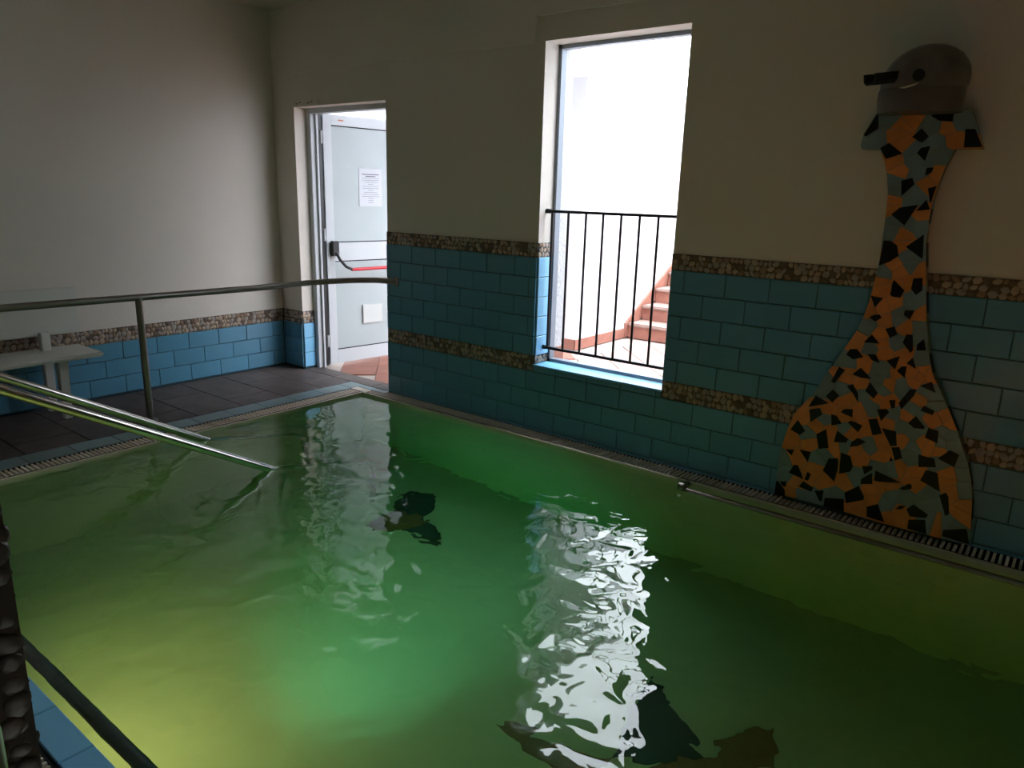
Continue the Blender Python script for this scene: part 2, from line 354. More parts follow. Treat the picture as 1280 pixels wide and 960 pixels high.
MB().tube([lp(0.06, 0.045, 0.96), lp(0.08, 0.07, 0.90), lp(0.12, 0.095, 0.845), lp(0.17, 0.10, 0.822), lp(0.22, 0.10, 0.818)], 0.012, 10).build('push_bar_arm', BLACKP, leaf, smooth=True)
MB().tube([lp(0.88, 0.045, 0.87), lp(0.86, 0.08, 0.84), lp(0.83, 0.10, 0.822)], 0.012, 10).build('push_bar_arm', BLACKP, leaf, smooth=True)
MB().tube([lp(0.17, 0.10, 0.819), lp(0.86, 0.10, 0.822)], 0.0135, 12).build('push_bar', RED, leaf, smooth=True)
nt = thing('notice_sheet', 'white printed paper notice taped to the open door', 'notice', tuple(lp(0.44, 0.0, 1.32)))
lbox(0.325, 0.555, -0.0035, 0.0, 1.33, 1.635).build('sheet', PAPER, nt)
random.seed(3)
zz = 1.592
for i, (w, th) in enumerate([(0.17, .006), (0.10, .006)] + [(random.choice([.16, .17, .13, .05]), .0028) for _ in range(13)]):
    lbox(0.44-w/2, 0.44+w/2, 0.0, 0.0006, zz-th, zz).build('text_line', BLACKP if i < 2 else INK, nt); zz -= 0.016 if i < 2 else 0.0165
# door closer fixing plate above the frame
MB().box(-5.0, -4.72, WY-0.007, WY-0.0005, 2.068, 2.10).build('closer_plate', PLASTER, dr)
for i, x in enumerate((-4.97, -4.93, -4.83, -4.79)): MB().box(x-0.012, x+0.012, WY-0.0085, WY-0.006, 2.078+0.008*(i % 2), 2.084+0.008*(i % 2)).build('fixing_slot', DARK, dr)

# ---------------------------------------------------------------- outside: court, walls, steps
fo = struct(MB().box(-8, 5, 3.80, 13, -0.2, -0.012).build('floor_outside', mat('pale_joint', lin(176, 160, 152), 0.9, var=0.05)), 'worn terracotta court floor outside the window', 'floor')
mo = tile_mesh(0.294, 0.294, 0.012, 0.003, '+z').copy(); mo.materials.append(PALETERRA)
mo2 = mo.copy(); mo2.materials.clear(); mo2.materials.append(TERRA)
d_ = 0.30/math.sqrt(2)
for i in range(-40, 60):
    for j in range(-40, 60):
        x = -3.2+(i+j)*d_; y = 5.0+(i-j)*d_
        in_court = -3.62 < x < -1.4 and 4.1 < y < 6.75
        in_door = -5.3 < x < -3.7 and 3.98 < y < 5.8 or -4.85 < x < -4.1 and 3.8 < y < 4.0
        if (in_court or in_door):
            link('court_tile', mo2 if x < -3.75 else mo, None, fo, (x, y, -0.012), (0, 0, math.pi/4))
OW = 2.5
struct(MB().box(-8, -3.85, 5.95, 6.15, 0, OW).build('wall_outside_passage', OUTW), 'white wall facing the open door across the passage', 'wall')
struct(MB().box(-4.05, -3.85, 6.15, 12.5, 0, OW).build('wall_outside_stair', OUTW), 'white wall running up beside the terracotta steps', 'wall')
struct(MB().box(-4.05, 5, 12.3, 12.5, 0, 5.2).build('wall_outside_back', OUTW), 'white wall at the head of the outdoor steps', 'wall')
struct(MB().box(-1.3, -1.1, 3.95, 12.3, 0, 3.2).build('wall_outside_sky_blocker', OUTW), 'unseen white wall added right of the outdoor steps to block sky light', 'wall')  # out of view, put in to hold back sky light entering the window
struct(MB().box(-8, -3.2, 3.95, 6.15, OW, OW+0.15).build('ceiling_passage', OUTW), 'white passage roof outside the open door, lengthened to shade the leaf', 'ceiling')  # runs out past the passage to keep sky light off the door leaf
sk = struct(MB().box(-5.6, -3.84, 5.938, 5.95, 0, 0.10).box(-3.85, -3.838, 5.938, 6.95, 0, 0.10).build('baseboard_outside', TERRA), 'terracotta skirting at the foot of the outside walls', 'baseboard')
MB().box(WX0-0.35, WX0+0.0, 3.95, 3.962, 0, 0.52).build('pillar_skirting', TERRA, sk)
MB().box(WX0-0.0035, WX0+0.006, 3.836, 3.962, WZ0-0.06, WZ0+0.075).build('pillar_skirting', TERRA, sk)
st = thing('outdoor_steps', 'terracotta steps climbing away outside the window', 'stairs', (-2.9, 6.95, 0))
for i in range(9):
    y = 6.95+i*0.29; z = i*0.162
    MB().box(-3.82, -1.6, y, y+0.30, 0.0 if i == 0 else z-0.02, z+0.125).build('riser', TERRA, st)
    MB().box(-3.82, -1.6, y-0.03, y+0.30, z+0.125, z+0.162).build('tread', PALETERRA, st, bevel=0.012)
y0 = 6.9; mb = MB(); mb.add([(-3.845,y0,0),(-3.822,y0,0),(-3.822,y0+2.9,1.62),(-3.845,y0+2.9,1.62),(-3.845,y0,.16),(-3.822,y0,.16),(-3.822,y0+2.9,1.80),(-3.845,y0+2.9,1.80)],
                       [(0,3,2,1),(4,5,6,7),(0,1,5,4),(1,2,6,5),(2,3,7,6),(3,0,4,7)]); mb.build('side_skirting', TERRA, st)

# ---------------------------------------------------------------- rails
def arc(p0, p1, p2, n=6):   # smooth corner
    p0, p1, p2 = Vector(p0), Vector(p1), Vector(p2)
    return [p0*(1-t)**2+p1*2*t*(1-t)+p2*t*t for t in [i/n for i in range(n+1)]]
hr = thing('handrail', 'brushed steel handrail on a post between walkway and pool', 'handrail', (-4.55, 2.12, 0))
pts = [(-4.55, 0.2, 0.795), (-4.55, 1.4, 0.795), (-4.55, 2.9, 0.785)]+arc((-4.55, 3.05, 0.785), (-4.55, 3.40, 0.80), (-4.30, 3.52, 0.82), 8)+[(-4.1, 3.58, 0.83), (-3.93, 3.645, 0.833)]
pts = [(-4.55, 0.2, 0.795), (-4.55, 1.4, 0.795), (-4.55, 2.9, 0.78)]+arc((-4.55, 3.0, 0.78), (-4.55, 3.46, 0.79), (-4.22, 3.55, 0.82), 10)+[(-4.05, 3.60, 0.833), (-3.90, 3.645, 0.833)]
MB().tube(pts, 0.021, 16).build('rail', BRUSHED, hr, smooth=True)
MB().lathe((-3.90, 3.634, 0.833), (0.2, 1, 0), [(0, 0.035), (0.004, 0.04), (0.012, 0.04)], 20).build('wall_flange', BRUSHED, hr, smooth=True)
MB().tube([(-4.55, 2.12, 0), (-4.55, 2.12, 0.785)], 0.021, 16).build('post', BRUSHED, hr, smooth=True)
MB().tube([(-4.55, 0.45, 0), (-4.55, 0.45, 0.795)], 0.021, 16).build('post', BRUSHED, hr, smooth=True)
MB().lathe((-4.55, 2.12, 0), (0, 0, 1), [(0, 0.045), (0.006, 0.045), (0.01, 0.03)], 20).build('post_base', BRUSHED, hr, smooth=True)
for x, yb, ze, lab in [(-4.02, 2.143, 0.58, 'polished steel entry rail dipping into the water beside the walkway grate'), (-3.32, 2.123, 0.58, 'polished steel entry rail reaching further into the pool, away from the walkway grate')]:
    sl = -0.57; top_y = yb-0.95
    e = thing('entry_rail', lab, 'handrail', (x, yb, -PD))
    P_ = [(x, 0.50, 0.0), (x, 0.50, 0.80)]+arc((x, 0.50, 0.80), (x, 0.50, (0.55-yb)*sl+0.02), (x, 0.62, (0.62-yb)*sl), 8)+[(x, yb, 0.0), (x, yb+0.55, -0.55*0.57)]+arc((x, yb+0.6, -0.6*0.57), (x, yb+0.75, -0.43), (x, yb+0.75, -0.6), 6)+[(x, yb+0.75, -PD)]
    MB().tube(P_, 0.0215, 16).build('rail', STEEL, e, smooth=True)
    MB().lathe((x, 0.50, 0.0), (0, 0, 1), [(0, 0.04), (0.006, 0.04), (0.012, 0.028)], 18).build('base_flange', STEEL, e, smooth=True)
gr = thing('grab_rail', 'steel grab rail at the waterline under the dolphin fountain', 'rail', (-0.4, 3.43, -0.03))
MB().tube([(-1.50, 3.425, -0.025), (1.2, 3.425, -0.025)], 0.019, 14).build('rail', BRUSHED, gr, smooth=True)
MB().tube([(-1.505, 3.43, -0.012), (-1.50, 3.50, -0.012)], 0.017, 14).build('bracket', BRUSHED, gr, smooth=True)
MB().lathe((-1.52, 3.425, -0.012), (1, 0, 0.0), [(0, 0.02), (0.006, 0.029), (0.035, 0.029), (0.045, 0.02)], 18).build('end_boss', BRUSHED, gr, smooth=True)
MB().tube([(1.0, 3.43, -0.012), (1.0, 3.50, -0.012)], 0.017, 14).build('bracket', BRUSHED, gr, smooth=True)
gr = thing('grab_rail', 'submerged dark steel grab rail along the bright blue pool edge', 'rail', (-2, 0.71, -0.06))
MB().tube([(-3.1, 0.712, -0.075), (1.0, 0.712, -0.075)], 0.022, 14).build('rail', mat('dark_steel', lin(70, 84, 84), 0.4, 0.6, var=0.1), gr, smooth=True)
for x in (-3.05, -1.2, 0.9): MB().tube([(x, 0.712, -0.075), (x, 0.645, -0.075)], 0.015, 12).build('bracket', BRUSHED, gr, smooth=True)
pp = thing('grab_post', 'upright steel post in front of the pebble pillar', 'post', (-0.875, 0.188, 0))
MB().tube([(-0.875, 0.188, 0), (-0.875, 0.188, 0.86)]+arc((-0.875, 0.188, 0.86), (-0.875, 0.188, 1.0), (-0.98, 0.13, 1.02), 6), 0.02, 16).build('tube', BRUSHED, pp, smooth=True)
MB().lathe((-0.875, 0.188, 0), (0, 0, 1), [(0, 0.045), (0.006, 0.045), (0.012, 0.03)], 18).build('base_flange', BRUSHED, pp, smooth=True)

# ---------------------------------------------------------------- pebble pillar in the foreground
pl = thing('pebble_pillar', 'dark pebble-clad pillar standing at the camera side of the pool', 'pillar', (-1.2, 0.1, 0))
MB().box(-1.40, -1.008, -0.12, 0.277, 0, CZ).build('core', mat('pillar_mortar', lin(50, 40, 33), 0.9, var=0.2, scale=20), pl)
random.seed(11)
pms = []; PILLP = [mat('shaded_dark_pebble', lin(44, 34, 28), 0.5, var=0.3, scale=2), mat('shaded_brown_pebble', lin(56, 43, 35), 0.5, var=0.3, scale=2)]  # the pillar's shade is put into these darker pebble colours
for q in range(6):
    bm = bmesh.new(); bmesh.ops.create_icosphere(bm, subdivisions=2, radius=1)
    for v in bm.verts: v.co *= 1+random.uniform(-.1, .1)
    for v in bm.verts: v.co.x *= 0.22
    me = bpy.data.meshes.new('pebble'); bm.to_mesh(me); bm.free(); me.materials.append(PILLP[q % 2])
    for p in me.polygons: p.use_smooth = True
    pms.append(me)
n_ = 0; z = 0.45
while z < 1.30 and n_ < 295:
    y = 0.03+random.uniform(0, .02)
    while y < 0.285:
        s = random.uniform(0.014, 0.021); yy = min(y+s, 0.262)
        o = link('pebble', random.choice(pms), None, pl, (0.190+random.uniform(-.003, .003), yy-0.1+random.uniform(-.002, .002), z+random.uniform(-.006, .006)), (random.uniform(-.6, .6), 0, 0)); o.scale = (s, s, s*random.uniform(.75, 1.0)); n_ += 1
        y += 2*s*0.92
    s = random.uniform(0.014, 0.019)
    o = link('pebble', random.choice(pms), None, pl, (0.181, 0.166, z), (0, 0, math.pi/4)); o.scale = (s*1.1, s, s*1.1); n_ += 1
    z += 0.031

# ---------------------------------------------------------------- bench by the left wall
bn = thing('bench', 'white plastic bench with backrest standing against the left wall', 'bench', (-5.06, 1.2, 0))
MB().box(-5.24, -4.87, 0.25, 2.02, 0.385, 0.415).build('seat', WHITEP, bn, bevel=0.01)
bk = MB().box(-5.215, -5.185, 0.3, 2.02, 0.505, 0.80).build('backrest', WHITEP, bn, bevel=0.008)
for y in (1.76, 0.5): MB().box(-5.185, -5.13, y, y+0.055, 0.41, 0.53).build('back_strut', WHITEP, bn, bevel=0.006)
for x, y in ((-4.97, 1.80), (-4.97, 0.45), (-5.2, 1.80), (-5.2, 0.45)):
    MB().add([(x-.02,y-.025,0),(x+.02,y-.025,0),(x+.02,y+.025,0),(x-.02,y+.025,0),(x-.03,y-.03,.39),(x+.03,y-.03,.39),(x+.03,y+.03,.39),(x-.03,y+.03,.39)],
             [(0,3,2,1),(4,5,6,7),(0,1,5,4),(1,2,6,5),(2,3,7,6),(3,0,4,7)]).build('leg', WHITEP, bn, bevel=0.005)

# ---------------------------------------------------------------- dolphin wall fountain
OUTLINE=[[-0.834,1.85],[-0.881,1.751],[-0.887,1.708],[-0.877,1.693],[-0.804,1.69],[-0.784,1.648],[-0.762,1.582],[-0.749,1.515],[-0.744,1.415],[-0.743,1.313],[-0.742,1.205],[-0.749,1.131],[-0.756,1.059],[-0.771,0.974],[-0.795,0.898],[-0.835,0.81],[-0.891,0.694],[-0.933,0.6],[-0.973,0.533],[-1.021,0.458],[-1.045,0.363],[-1.062,0.275],[-1.067,0.168],[-1.065,0.078],[-0.944,0.077],[-0.825,0.077],[-0.719,0.075],[-0.577,0.069],[-0.442,0.07],[-0.314,0.071],[-0.219,0.075],[-0.216,0.129],[-0.233,0.255],[-0.25,0.324],[-0.277,0.402],[-0.304,0.457],[-0.332,0.523],[-0.375,0.604],[-0.417,0.679],[-0.461,0.749],[-0.484,0.817],[-0.5,0.885],[-0.522,0.987],[-0.539,1.089],[-0.555,1.189],[-0.574,1.322],[-0.576,1.388],[-0.574,1.47],[-0.564,1.545],[-0.549,1.615],[-0.531,1.668],[-0.523,1.69],[-0.428,1.689],[-0.426,1.695],[-0.457,1.768],[-0.487,1.835],[-0.676,1.853]]
DARK_=[[[-0.845,0.726],[-0.817,0.716],[-0.854,0.646],[-0.871,0.651]],[[-0.752,0.738],[-0.701,0.694],[-0.746,0.692],[-0.783,0.702]],[[-0.624,0.281],[-0.512,0.255],[-0.601,0.239],[-0.623,0.239]],[[-0.597,1.158],[-0.562,1.163],[-0.556,1.111],[-0.577,1.089],[-0.6,1.113]],[[-0.587,0.771],[-0.567,0.774],[-0.568,0.723],[-0.603,0.748]],[[-0.598,1.533],[-0.568,1.543],[-0.58,1.47]],[[-0.672,1.145],[-0.625,1.104],[-0.636,1.071],[-0.666,1.072],[-0.677,1.079],[-0.676,1.127]],[[-0.705,0.679],[-0.665,0.634],[-0.678,0.606],[-0.718,0.634]],[[-0.775,0.656],[-0.748,0.618],[-0.741,0.574],[-0.769,0.614],[-0.799,0.642]],[[-0.858,0.615],[-0.826,0.592],[-0.852,0.552],[-0.885,0.578]],[[-0.93,0.572],[-0.867,0.546],[-0.897,0.533],[-0.957,0.511]],[[-0.951,0.498],[-0.904,0.515],[-0.889,0.486],[-0.938,0.437]],[[-0.759,0.539],[-0.756,0.499],[-0.811,0.514],[-0.797,0.531]],[[-0.85,0.496],[-0.824,0.492],[-0.798,0.46],[-0.841,0.441]],[[-0.76,0.483],[-0.708,0.47],[-0.723,0.435],[-0.772,0.471]],[[-0.687,0.505],[-0.652,0.516],[-0.622,0.451],[-0.66,0.434]],[[-0.998,0.437],[-0.957,0.388],[-0.979,0.363],[-1.026,0.381]],[[-0.862,0.419],[-0.841,0.331],[-0.884,0.319],[-0.904,0.384]],[[-0.814,0.422],[-0.759,0.392],[-0.767,0.373],[-0.82,0.364]],[[-0.719,0.408],[-0.683,0.396],[-0.714,0.369],[-0.747,0.357],[-0.744,0.381]],[[-1.035,0.284],[-0.998,0.292],[-1.005,0.264]],[[-0.971,0.297],[-0.918,0.298],[-0.926,0.251]],[[-0.658,0.558],[-0.62,0.568],[-0.607,0.556],[-0.634,0.508]],[[-0.614,0.61],[-0.59,0.616],[-0.587,0.581],[-0.6,0.574]],[[-0.626,0.476],[-0.567,0.473],[-0.554,0.408],[-0.579,0.401]],[[-0.574,0.395],[-0.543,0.405],[-0.525,0.356],[-0.552,0.339]],[[-0.574,0.332],[-0.571,0.354],[-0.56,0.336]],[[-0.54,0.675],[-0.515,0.68],[-0.518,0.653],[-0.56,0.578],[-0.575,0.605]],[[-0.461,0.724],[-0.44,0.679],[-0.503,0.697]],[[-0.475,0.612],[-0.431,0.597],[-0.436,0.578],[-0.485,0.588]],[[-0.499,0.56],[-0.458,0.518],[-0.459,0.508],[-0.499,0.505],[-0.525,0.523]],[[-0.443,0.517],[-0.403,0.511],[-0.399,0.457],[-0.45,0.471]],[[-0.833,0.287],[-0.791,0.297],[-0.786,0.251],[-0.794,0.195],[-0.851,0.231]],[[-0.783,0.324],[-0.74,0.318],[-0.722,0.277],[-0.729,0.253],[-0.777,0.233]],[[-0.989,0.225],[-0.969,0.227],[-0.935,0.172],[-1.008,0.186]],[[-0.921,0.208],[-0.903,0.202],[-0.912,0.171],[-0.93,0.171]],[[-0.935,0.163],[-0.884,0.145],[-0.89,0.126],[-0.952,0.135]],[[-1.045,0.137],[-1.015,0.144],[-1.014,0.119],[-1.028,0.119]],[[-1.064,0.135],[-1.052,0.134],[-1.017,0.103],[-1.012,0.073],[-1.064,0.069]],[[-0.876,0.134],[-0.835,0.144],[-0.836,0.093],[-0.851,0.099]],[[-0.825,0.114],[-0.74,0.13],[-0.732,0.076],[-0.769,0.076],[-0.826,0.075]],[[-0.741,0.158],[-0.684,0.202],[-0.654,0.16],[-0.655,0.147],[-0.728,0.115]],[[-0.683,0.287],[-0.639,0.296],[-0.639,0.281],[-0.668,0.256]],[[-0.637,0.268],[-0.628,0.223],[-0.677,0.211],[-0.679,0.233]],[[-0.636,0.122],[-0.592,0.145],[-0.554,0.078],[-0.63,0.081]],[[-0.348,0.437],[-0.31,0.424],[-0.321,0.366],[-0.386,0.389]],[[-0.463,0.388],[-0.399,0.383],[-0.388,0.348],[-0.455,0.334]],[[-0.424,0.329],[-0.378,0.327],[-0.356,0.255],[-0.439,0.283]],[[-0.356,0.241],[-0.333,0.257],[-0.321,0.244],[-0.306,0.177],[-0.319,0.165]],[[-0.513,0.231],[-0.482,0.259],[-0.468,0.256],[-0.468,0.241],[-0.498,0.228]],[[-0.517,0.142],[-0.503,0.161],[-0.478,0.166],[-0.491,0.149]],[[-0.448,0.18],[-0.384,0.152],[-0.392,0.137],[-0.455,0.128],[-0.473,0.155]],[[-0.457,0.113],[-0.392,0.13],[-0.378,0.073],[-0.456,0.076]],[[-0.316,0.107],[-0.236,0.135],[-0.227,0.126],[-0.213,0.078],[-0.316,0.083]],[[-0.755,1.067],[-0.704,1.062],[-0.731,1.018]],[[-0.748,0.972],[-0.731,0.984],[-0.708,0.988],[-0.697,0.976],[-0.72,0.956]],[[-0.61,1.018],[-0.573,1.021],[-0.585,0.981],[-0.611,0.998]],[[-0.675,0.928],[-0.641,0.943],[-0.624,0.909],[-0.652,0.891]],[[-0.727,0.895],[-0.69,0.859],[-0.755,0.856]],[[-0.589,0.915],[-0.564,0.915],[-0.553,0.85],[-0.561,0.836],[-0.598,0.877]],[[-0.519,0.904],[-0.504,0.856],[-0.539,0.851],[-0.541,0.877]],[[-0.821,0.789],[-0.809,0.816],[-0.78,0.821],[-0.748,0.788],[-0.79,0.771]],[[-0.732,0.804],[-0.698,0.808],[-0.677,0.772],[-0.71,0.78]],[[-0.6,0.815],[-0.611,0.753],[-0.651,0.788]],[[-0.549,0.817],[-0.529,0.769],[-0.57,0.789]],[[-0.722,1.422],[-0.693,1.452],[-0.625,1.465],[-0.665,1.378]],[[-0.597,1.487],[-0.577,1.448],[-0.629,1.44]],[[-0.585,1.345],[-0.574,1.242],[-0.646,1.289]],[[-0.736,1.311],[-0.71,1.311],[-0.681,1.293],[-0.669,1.249],[-0.699,1.223],[-0.741,1.202]],[[-0.833,1.84],[-0.824,1.777],[-0.869,1.745],[-0.879,1.752]],[[-0.774,1.717],[-0.715,1.673],[-0.776,1.652],[-0.805,1.697]],[[-0.658,1.772],[-0.626,1.74],[-0.648,1.715],[-0.688,1.739]],[[-0.615,1.702],[-0.626,1.643],[-0.66,1.675],[-0.648,1.695]],[[-0.614,1.615],[-0.589,1.617],[-0.596,1.595],[-0.616,1.585]],[[-0.703,1.562],[-0.663,1.575],[-0.652,1.548],[-0.694,1.5]],[[-0.63,1.82],[-0.614,1.831],[-0.55,1.832],[-0.549,1.795],[-0.598,1.801]],[[-0.499,1.765],[-0.464,1.764],[-0.429,1.695],[-0.493,1.694]]]
WARM=[[-0.701,1.819],[-0.737,1.78],[-0.744,1.753],[-0.723,1.712],[-0.559,1.775],[-0.533,1.724],[-0.735,1.639],[-0.719,1.607],[-0.566,1.591],[-0.615,1.546],[-0.726,1.495],[-0.725,1.483],[-0.731,1.445],[-0.611,1.42],[-0.664,1.334],[-0.662,1.296],[-0.681,1.209],[-0.653,1.177],[-0.723,1.131],[-0.578,1.196],[-0.624,1.14],[-0.715,1.106],[-0.647,1.134],[-0.756,0.989],[-0.699,1.023],[-0.658,1.045],[-0.679,0.967],[-0.549,1.005],[-0.595,0.942],[-0.69,0.898],[-0.784,0.853],[-0.68,0.859],[-0.665,0.815],[-0.742,0.761],[-0.584,0.814],[-0.803,0.704],[-0.613,0.736],[-0.535,0.75],[-0.497,0.761],[-0.805,0.689],[-0.737,0.663],[-0.787,0.582],[-0.737,0.539],[-0.876,0.511],[-0.972,0.461],[-0.911,0.423],[-0.844,0.408],[-1.018,0.327],[-0.923,0.334],[-0.818,0.344],[-0.986,0.267],[-0.723,0.342],[-0.683,0.463],[-0.67,0.614],[-0.618,0.596],[-0.624,0.404],[-0.627,0.688],[-0.787,0.49],[-0.604,0.5],[-0.748,0.429],[-0.51,0.741],[-0.481,0.755],[-0.532,0.705],[-0.495,0.639],[-0.534,0.553],[-0.392,0.574],[-0.42,0.558],[-0.365,0.552],[-0.532,0.431],[-0.425,0.437],[-0.454,0.449],[-0.388,0.428],[-0.976,0.139],[-0.884,0.215],[-0.834,0.187],[-0.754,0.208],[-0.991,0.103],[-0.687,0.11],[-0.706,0.079],[-0.625,0.198],[-0.615,0.161],[-0.586,0.224],[-0.707,0.321],[-0.602,0.342],[-0.534,0.099],[-0.473,0.307],[-0.524,0.318],[-0.455,0.269],[-0.338,0.329],[-0.337,0.296],[-0.557,0.227],[-0.506,0.108],[-0.355,0.134],[-0.258,0.182],[-0.244,0.214],[-0.314,0.27]]
PALE=[[-0.784,1.818],[-0.832,1.734],[-0.621,1.781],[-0.588,1.71],[-0.675,1.647],[-0.644,1.591],[-0.623,1.647],[-0.735,1.557],[-0.511,1.808],[-0.529,1.793],[-0.563,1.662],[-0.727,1.524],[-0.641,1.518],[-0.679,1.675],[-0.651,1.485],[-0.707,1.391],[-0.637,1.386],[-0.605,1.379],[-0.713,1.348],[-0.632,1.251],[-0.611,1.21],[-0.601,1.249],[-0.716,1.171],[-0.724,1.508],[-0.749,0.936],[-0.587,1.049],[-0.627,1.0],[-0.537,0.924],[-0.625,0.876],[-0.722,0.834],[-0.805,0.751],[-0.655,0.743],[-0.513,0.812],[-0.632,0.978],[-0.582,1.067],[-0.673,0.754],[-0.545,0.953],[-0.814,0.62],[-0.722,0.619],[-0.689,0.568],[-0.88,0.47],[-0.777,0.448],[-0.942,0.376],[-0.867,0.296],[-1.047,0.237],[-0.88,0.613],[-0.645,0.726],[-0.673,0.689],[-0.77,0.355],[-0.66,0.386],[-0.594,0.549],[-0.655,0.65],[-1.058,0.207],[-0.574,0.688],[-0.55,0.665],[-0.48,0.674],[-0.442,0.654],[-0.434,0.628],[-0.518,0.584],[-0.547,0.503],[-0.494,0.477],[-0.498,0.42],[-0.361,0.498],[-0.382,0.512],[-0.343,0.457],[-0.504,0.376],[-0.293,0.405],[-0.59,0.55],[-0.482,0.499],[-0.388,0.451],[-1.028,0.162],[-1.052,0.198],[-0.922,0.095],[-0.889,0.099],[-0.79,0.137],[-0.709,0.235],[-0.563,0.151],[-0.605,0.297],[-0.568,0.307],[-0.875,0.289],[-0.939,0.117],[-0.54,0.197],[-0.494,0.2],[-0.394,0.233],[-0.378,0.204],[-0.284,0.347],[-0.27,0.282],[-0.291,0.392],[-0.302,0.141],[-0.285,0.136],[-0.567,0.302],[-0.496,0.354],[-0.372,0.371],[-0.55,0.154]]

FY = 3.57
drop = lambda P_: [[x, z if z > 0.35 else 0.35-(0.35-z)*1.16] for x, z in P_]   # stretch the foot down to its ledge
OUTLINE = drop(OUTLINE); DARK_ = [drop(q) for q in DARK_]; WARM = drop(WARM); PALE = drop(PALE)
df = thing('dolphin_fountain', 'tall dolphin wall fountain in blue, apricot and navy mosaic', 'fountain', (-0.64, WY, 0.0))
MB().prism(OUTLINE, FY+0.006, WY-0.03).build('body', JOINT, df)
MB().box(-1.03, -0.25, FY+0.04, WY-0.03, 0.0, 0.034).build('plinth', GROUT, df)
def clip(poly, a, b, c):      # keep a*x + b*z <= c
    out = []
    for i in range(len(poly)):
        p, q = poly[i], poly[(i+1) % len(poly)]; dp, dq = a*p[0]+b*p[1]-c, a*q[0]+b*q[1]-c
        if dp <= 0: out.append(p)
        if (dp < 0 < dq) or (dq < 0 < dp):
            t = dp/(dp-dq); out.append((p[0]+(q[0]-p[0])*t, p[1]+(q[1]-p[1])*t))
    return out
def area(p): return 0.5*sum(p[i][0]*p[(i+1) % len(p)][1]-p[(i+1) % len(p)][0]*p[i][1] for i in range(len(p)))
seeds = [(p, APRI) for p in WARM]+[(p, SKYB) for p in PALE]
for k_, x_ in enumerate((-0.94, -0.80, -0.5, -0.36)): seeds.append(((x_, 0.10), SKYB if k_ % 2 else APRI))
for i, (p, m_) in enumerate(seeds):
    cell = [tuple(q) for q in OUTLINE]
    for j, (q, _) in enumerate(seeds):
        if i == j or not cell: continue
        dx, dz = q[0]-p[0], q[1]-p[1]; L_ = math.hypot(dx, dz)
        if L_ > 0.5 or L_ < 1e-6: continue
        cell = clip(cell, dx/L_, dz/L_, ((p[0]+q[0])/2*dx+(p[1]+q[1])/2*dz)/L_-0.0012)
    cl = []
    for q in cell:
        if not cl or math.hypot(q[0]-cl[-1][0], q[1]-cl[-1][1]) > 0.002: cl.append(q)
    if len(cl) < 3 or abs(area(cl)) < 1.5e-4: continue
    MB().prism(cl, FY, FY+0.0065).build('mosaic_piece', m_, df)
for q in DARK_:
    MB().prism(q, FY-0.003, FY+0.0065).build('mosaic_piece', NAVY, df)
# navy pieces set into the side edge
R_ = OUTLINE[30:52]
def edge_x(z):
    for p, q in zip(R_[:-1], R_[1:]):
        if p[1] <= z <= q[1]: return p[0]+(q[0]-p[0])*(z-p[1])/(q[1]-p[1])
    return R_[-1][0]
for z, h in [(1.26, .10), (1.06, .09), (.80, .08), (.575, .10), (.345, .09), (.19, .09), (1.42, .06)]:
    xa, xb = edge_x(z-h/2), edge_x(z+h/2)
    MB().prism([(xa-.004, z-h/2), (xa+.004, z-h/2), (xb+.004, z+h/2), (xb-.004, z+h/2)], FY+0.012, FY+0.042).build('edge_piece', NAVY, df)
# head: loft of ellipses
def loft(levels, n=28):
    m_ = MB(); vs = []; fs = []
    for (z, cx_, cy_, rx, ry) in levels:
        for j in range(n):
            a = 2*math.pi*j/n; vs.append((cx_+rx*math.cos(a), cy_+ry*math.sin(a), z))
    for i in range(len(levels)-1):
        for j in range(n): fs.append((i*n+j, i*n+(j+1) % n, (i+1)*n+(j+1) % n, (i+1)*n+j))
    fs += [tuple(range(n-1, -1, -1)), tuple((len(levels)-1)*n+j for j in range(n))]
    return m_.add(vs, fs)
hx, hy = -0.665, 3.505
loft([(1.825, hx, hy, .154, .106), (1.85, hx-.002, hy, .158, .110), (1.88, hx-.003, hy, .160, .112), (1.91, hx-.003, hy, .159, .111), (1.922, hx, hy, .156, .107)]).build('lower_jaw', JAW, df, smooth=True)
hd = loft([(1.912, hx, hy, .155, .107), (1.93, hx+.002, hy, .160, .113), (1.96, hx+.005, hy, .159, .115), (1.99, hx+.007, hy, .152, .112), (2.018, hx+.008, hy, .138, .102), (2.045, hx+.01, hy, .114, .085), (2.064, hx+.011, hy, .086, .064), (2.078, hx+.012, hy, .052, .040), (2.084, hx+.012, hy, .014, .011)]).build('head', HEAD, df, smooth=True)
MB().lathe((-0.665, hy-0.110, 1.955), (0.1, -1, 0.1), [(0, 0.024), (0.010, 0.022), (0.013, 0.011)], 16).build('eye', BLACKP, hd, smooth=True)
MB().tube([(-0.735, hy-0.096, 1.914), (-0.71, hy-0.106, 1.914), (-0.68, hy-0.112, 1.920), (-0.66, hy-0.113, 1.928)], [0.002, 0.005, 0.004, 0.001], 8).build('mouth', mat('mouth_white', lin(206, 190, 180), 0.5, var=0.05), hd, smooth=True)
sp = MB(); ring = []
p0, p1 = (-0.752, 3.45, 1.96), (-0.827, 3.33, 1.94)
a0, a1 = Vector(p0), Vector(p1)
ax = (a1-a0).normalized(); sx = ax.cross(Vector((0, 0, 1))).normalized(); sz = sx.cross(ax)
U = [(-.032, .022), (-.030, -.008), (-.018, -.020), (.018, -.020), (.030, -.008), (.032, .022), (.024, .022), (.022, -.004), (.012, -.012), (-.012, -.012), (-.022, -.004), (-.024, .022)]
nU = len(U); vs = [a0+sx*u+sz*w for u, w in U]+[a1+sx*u+sz*w for u, w in U]
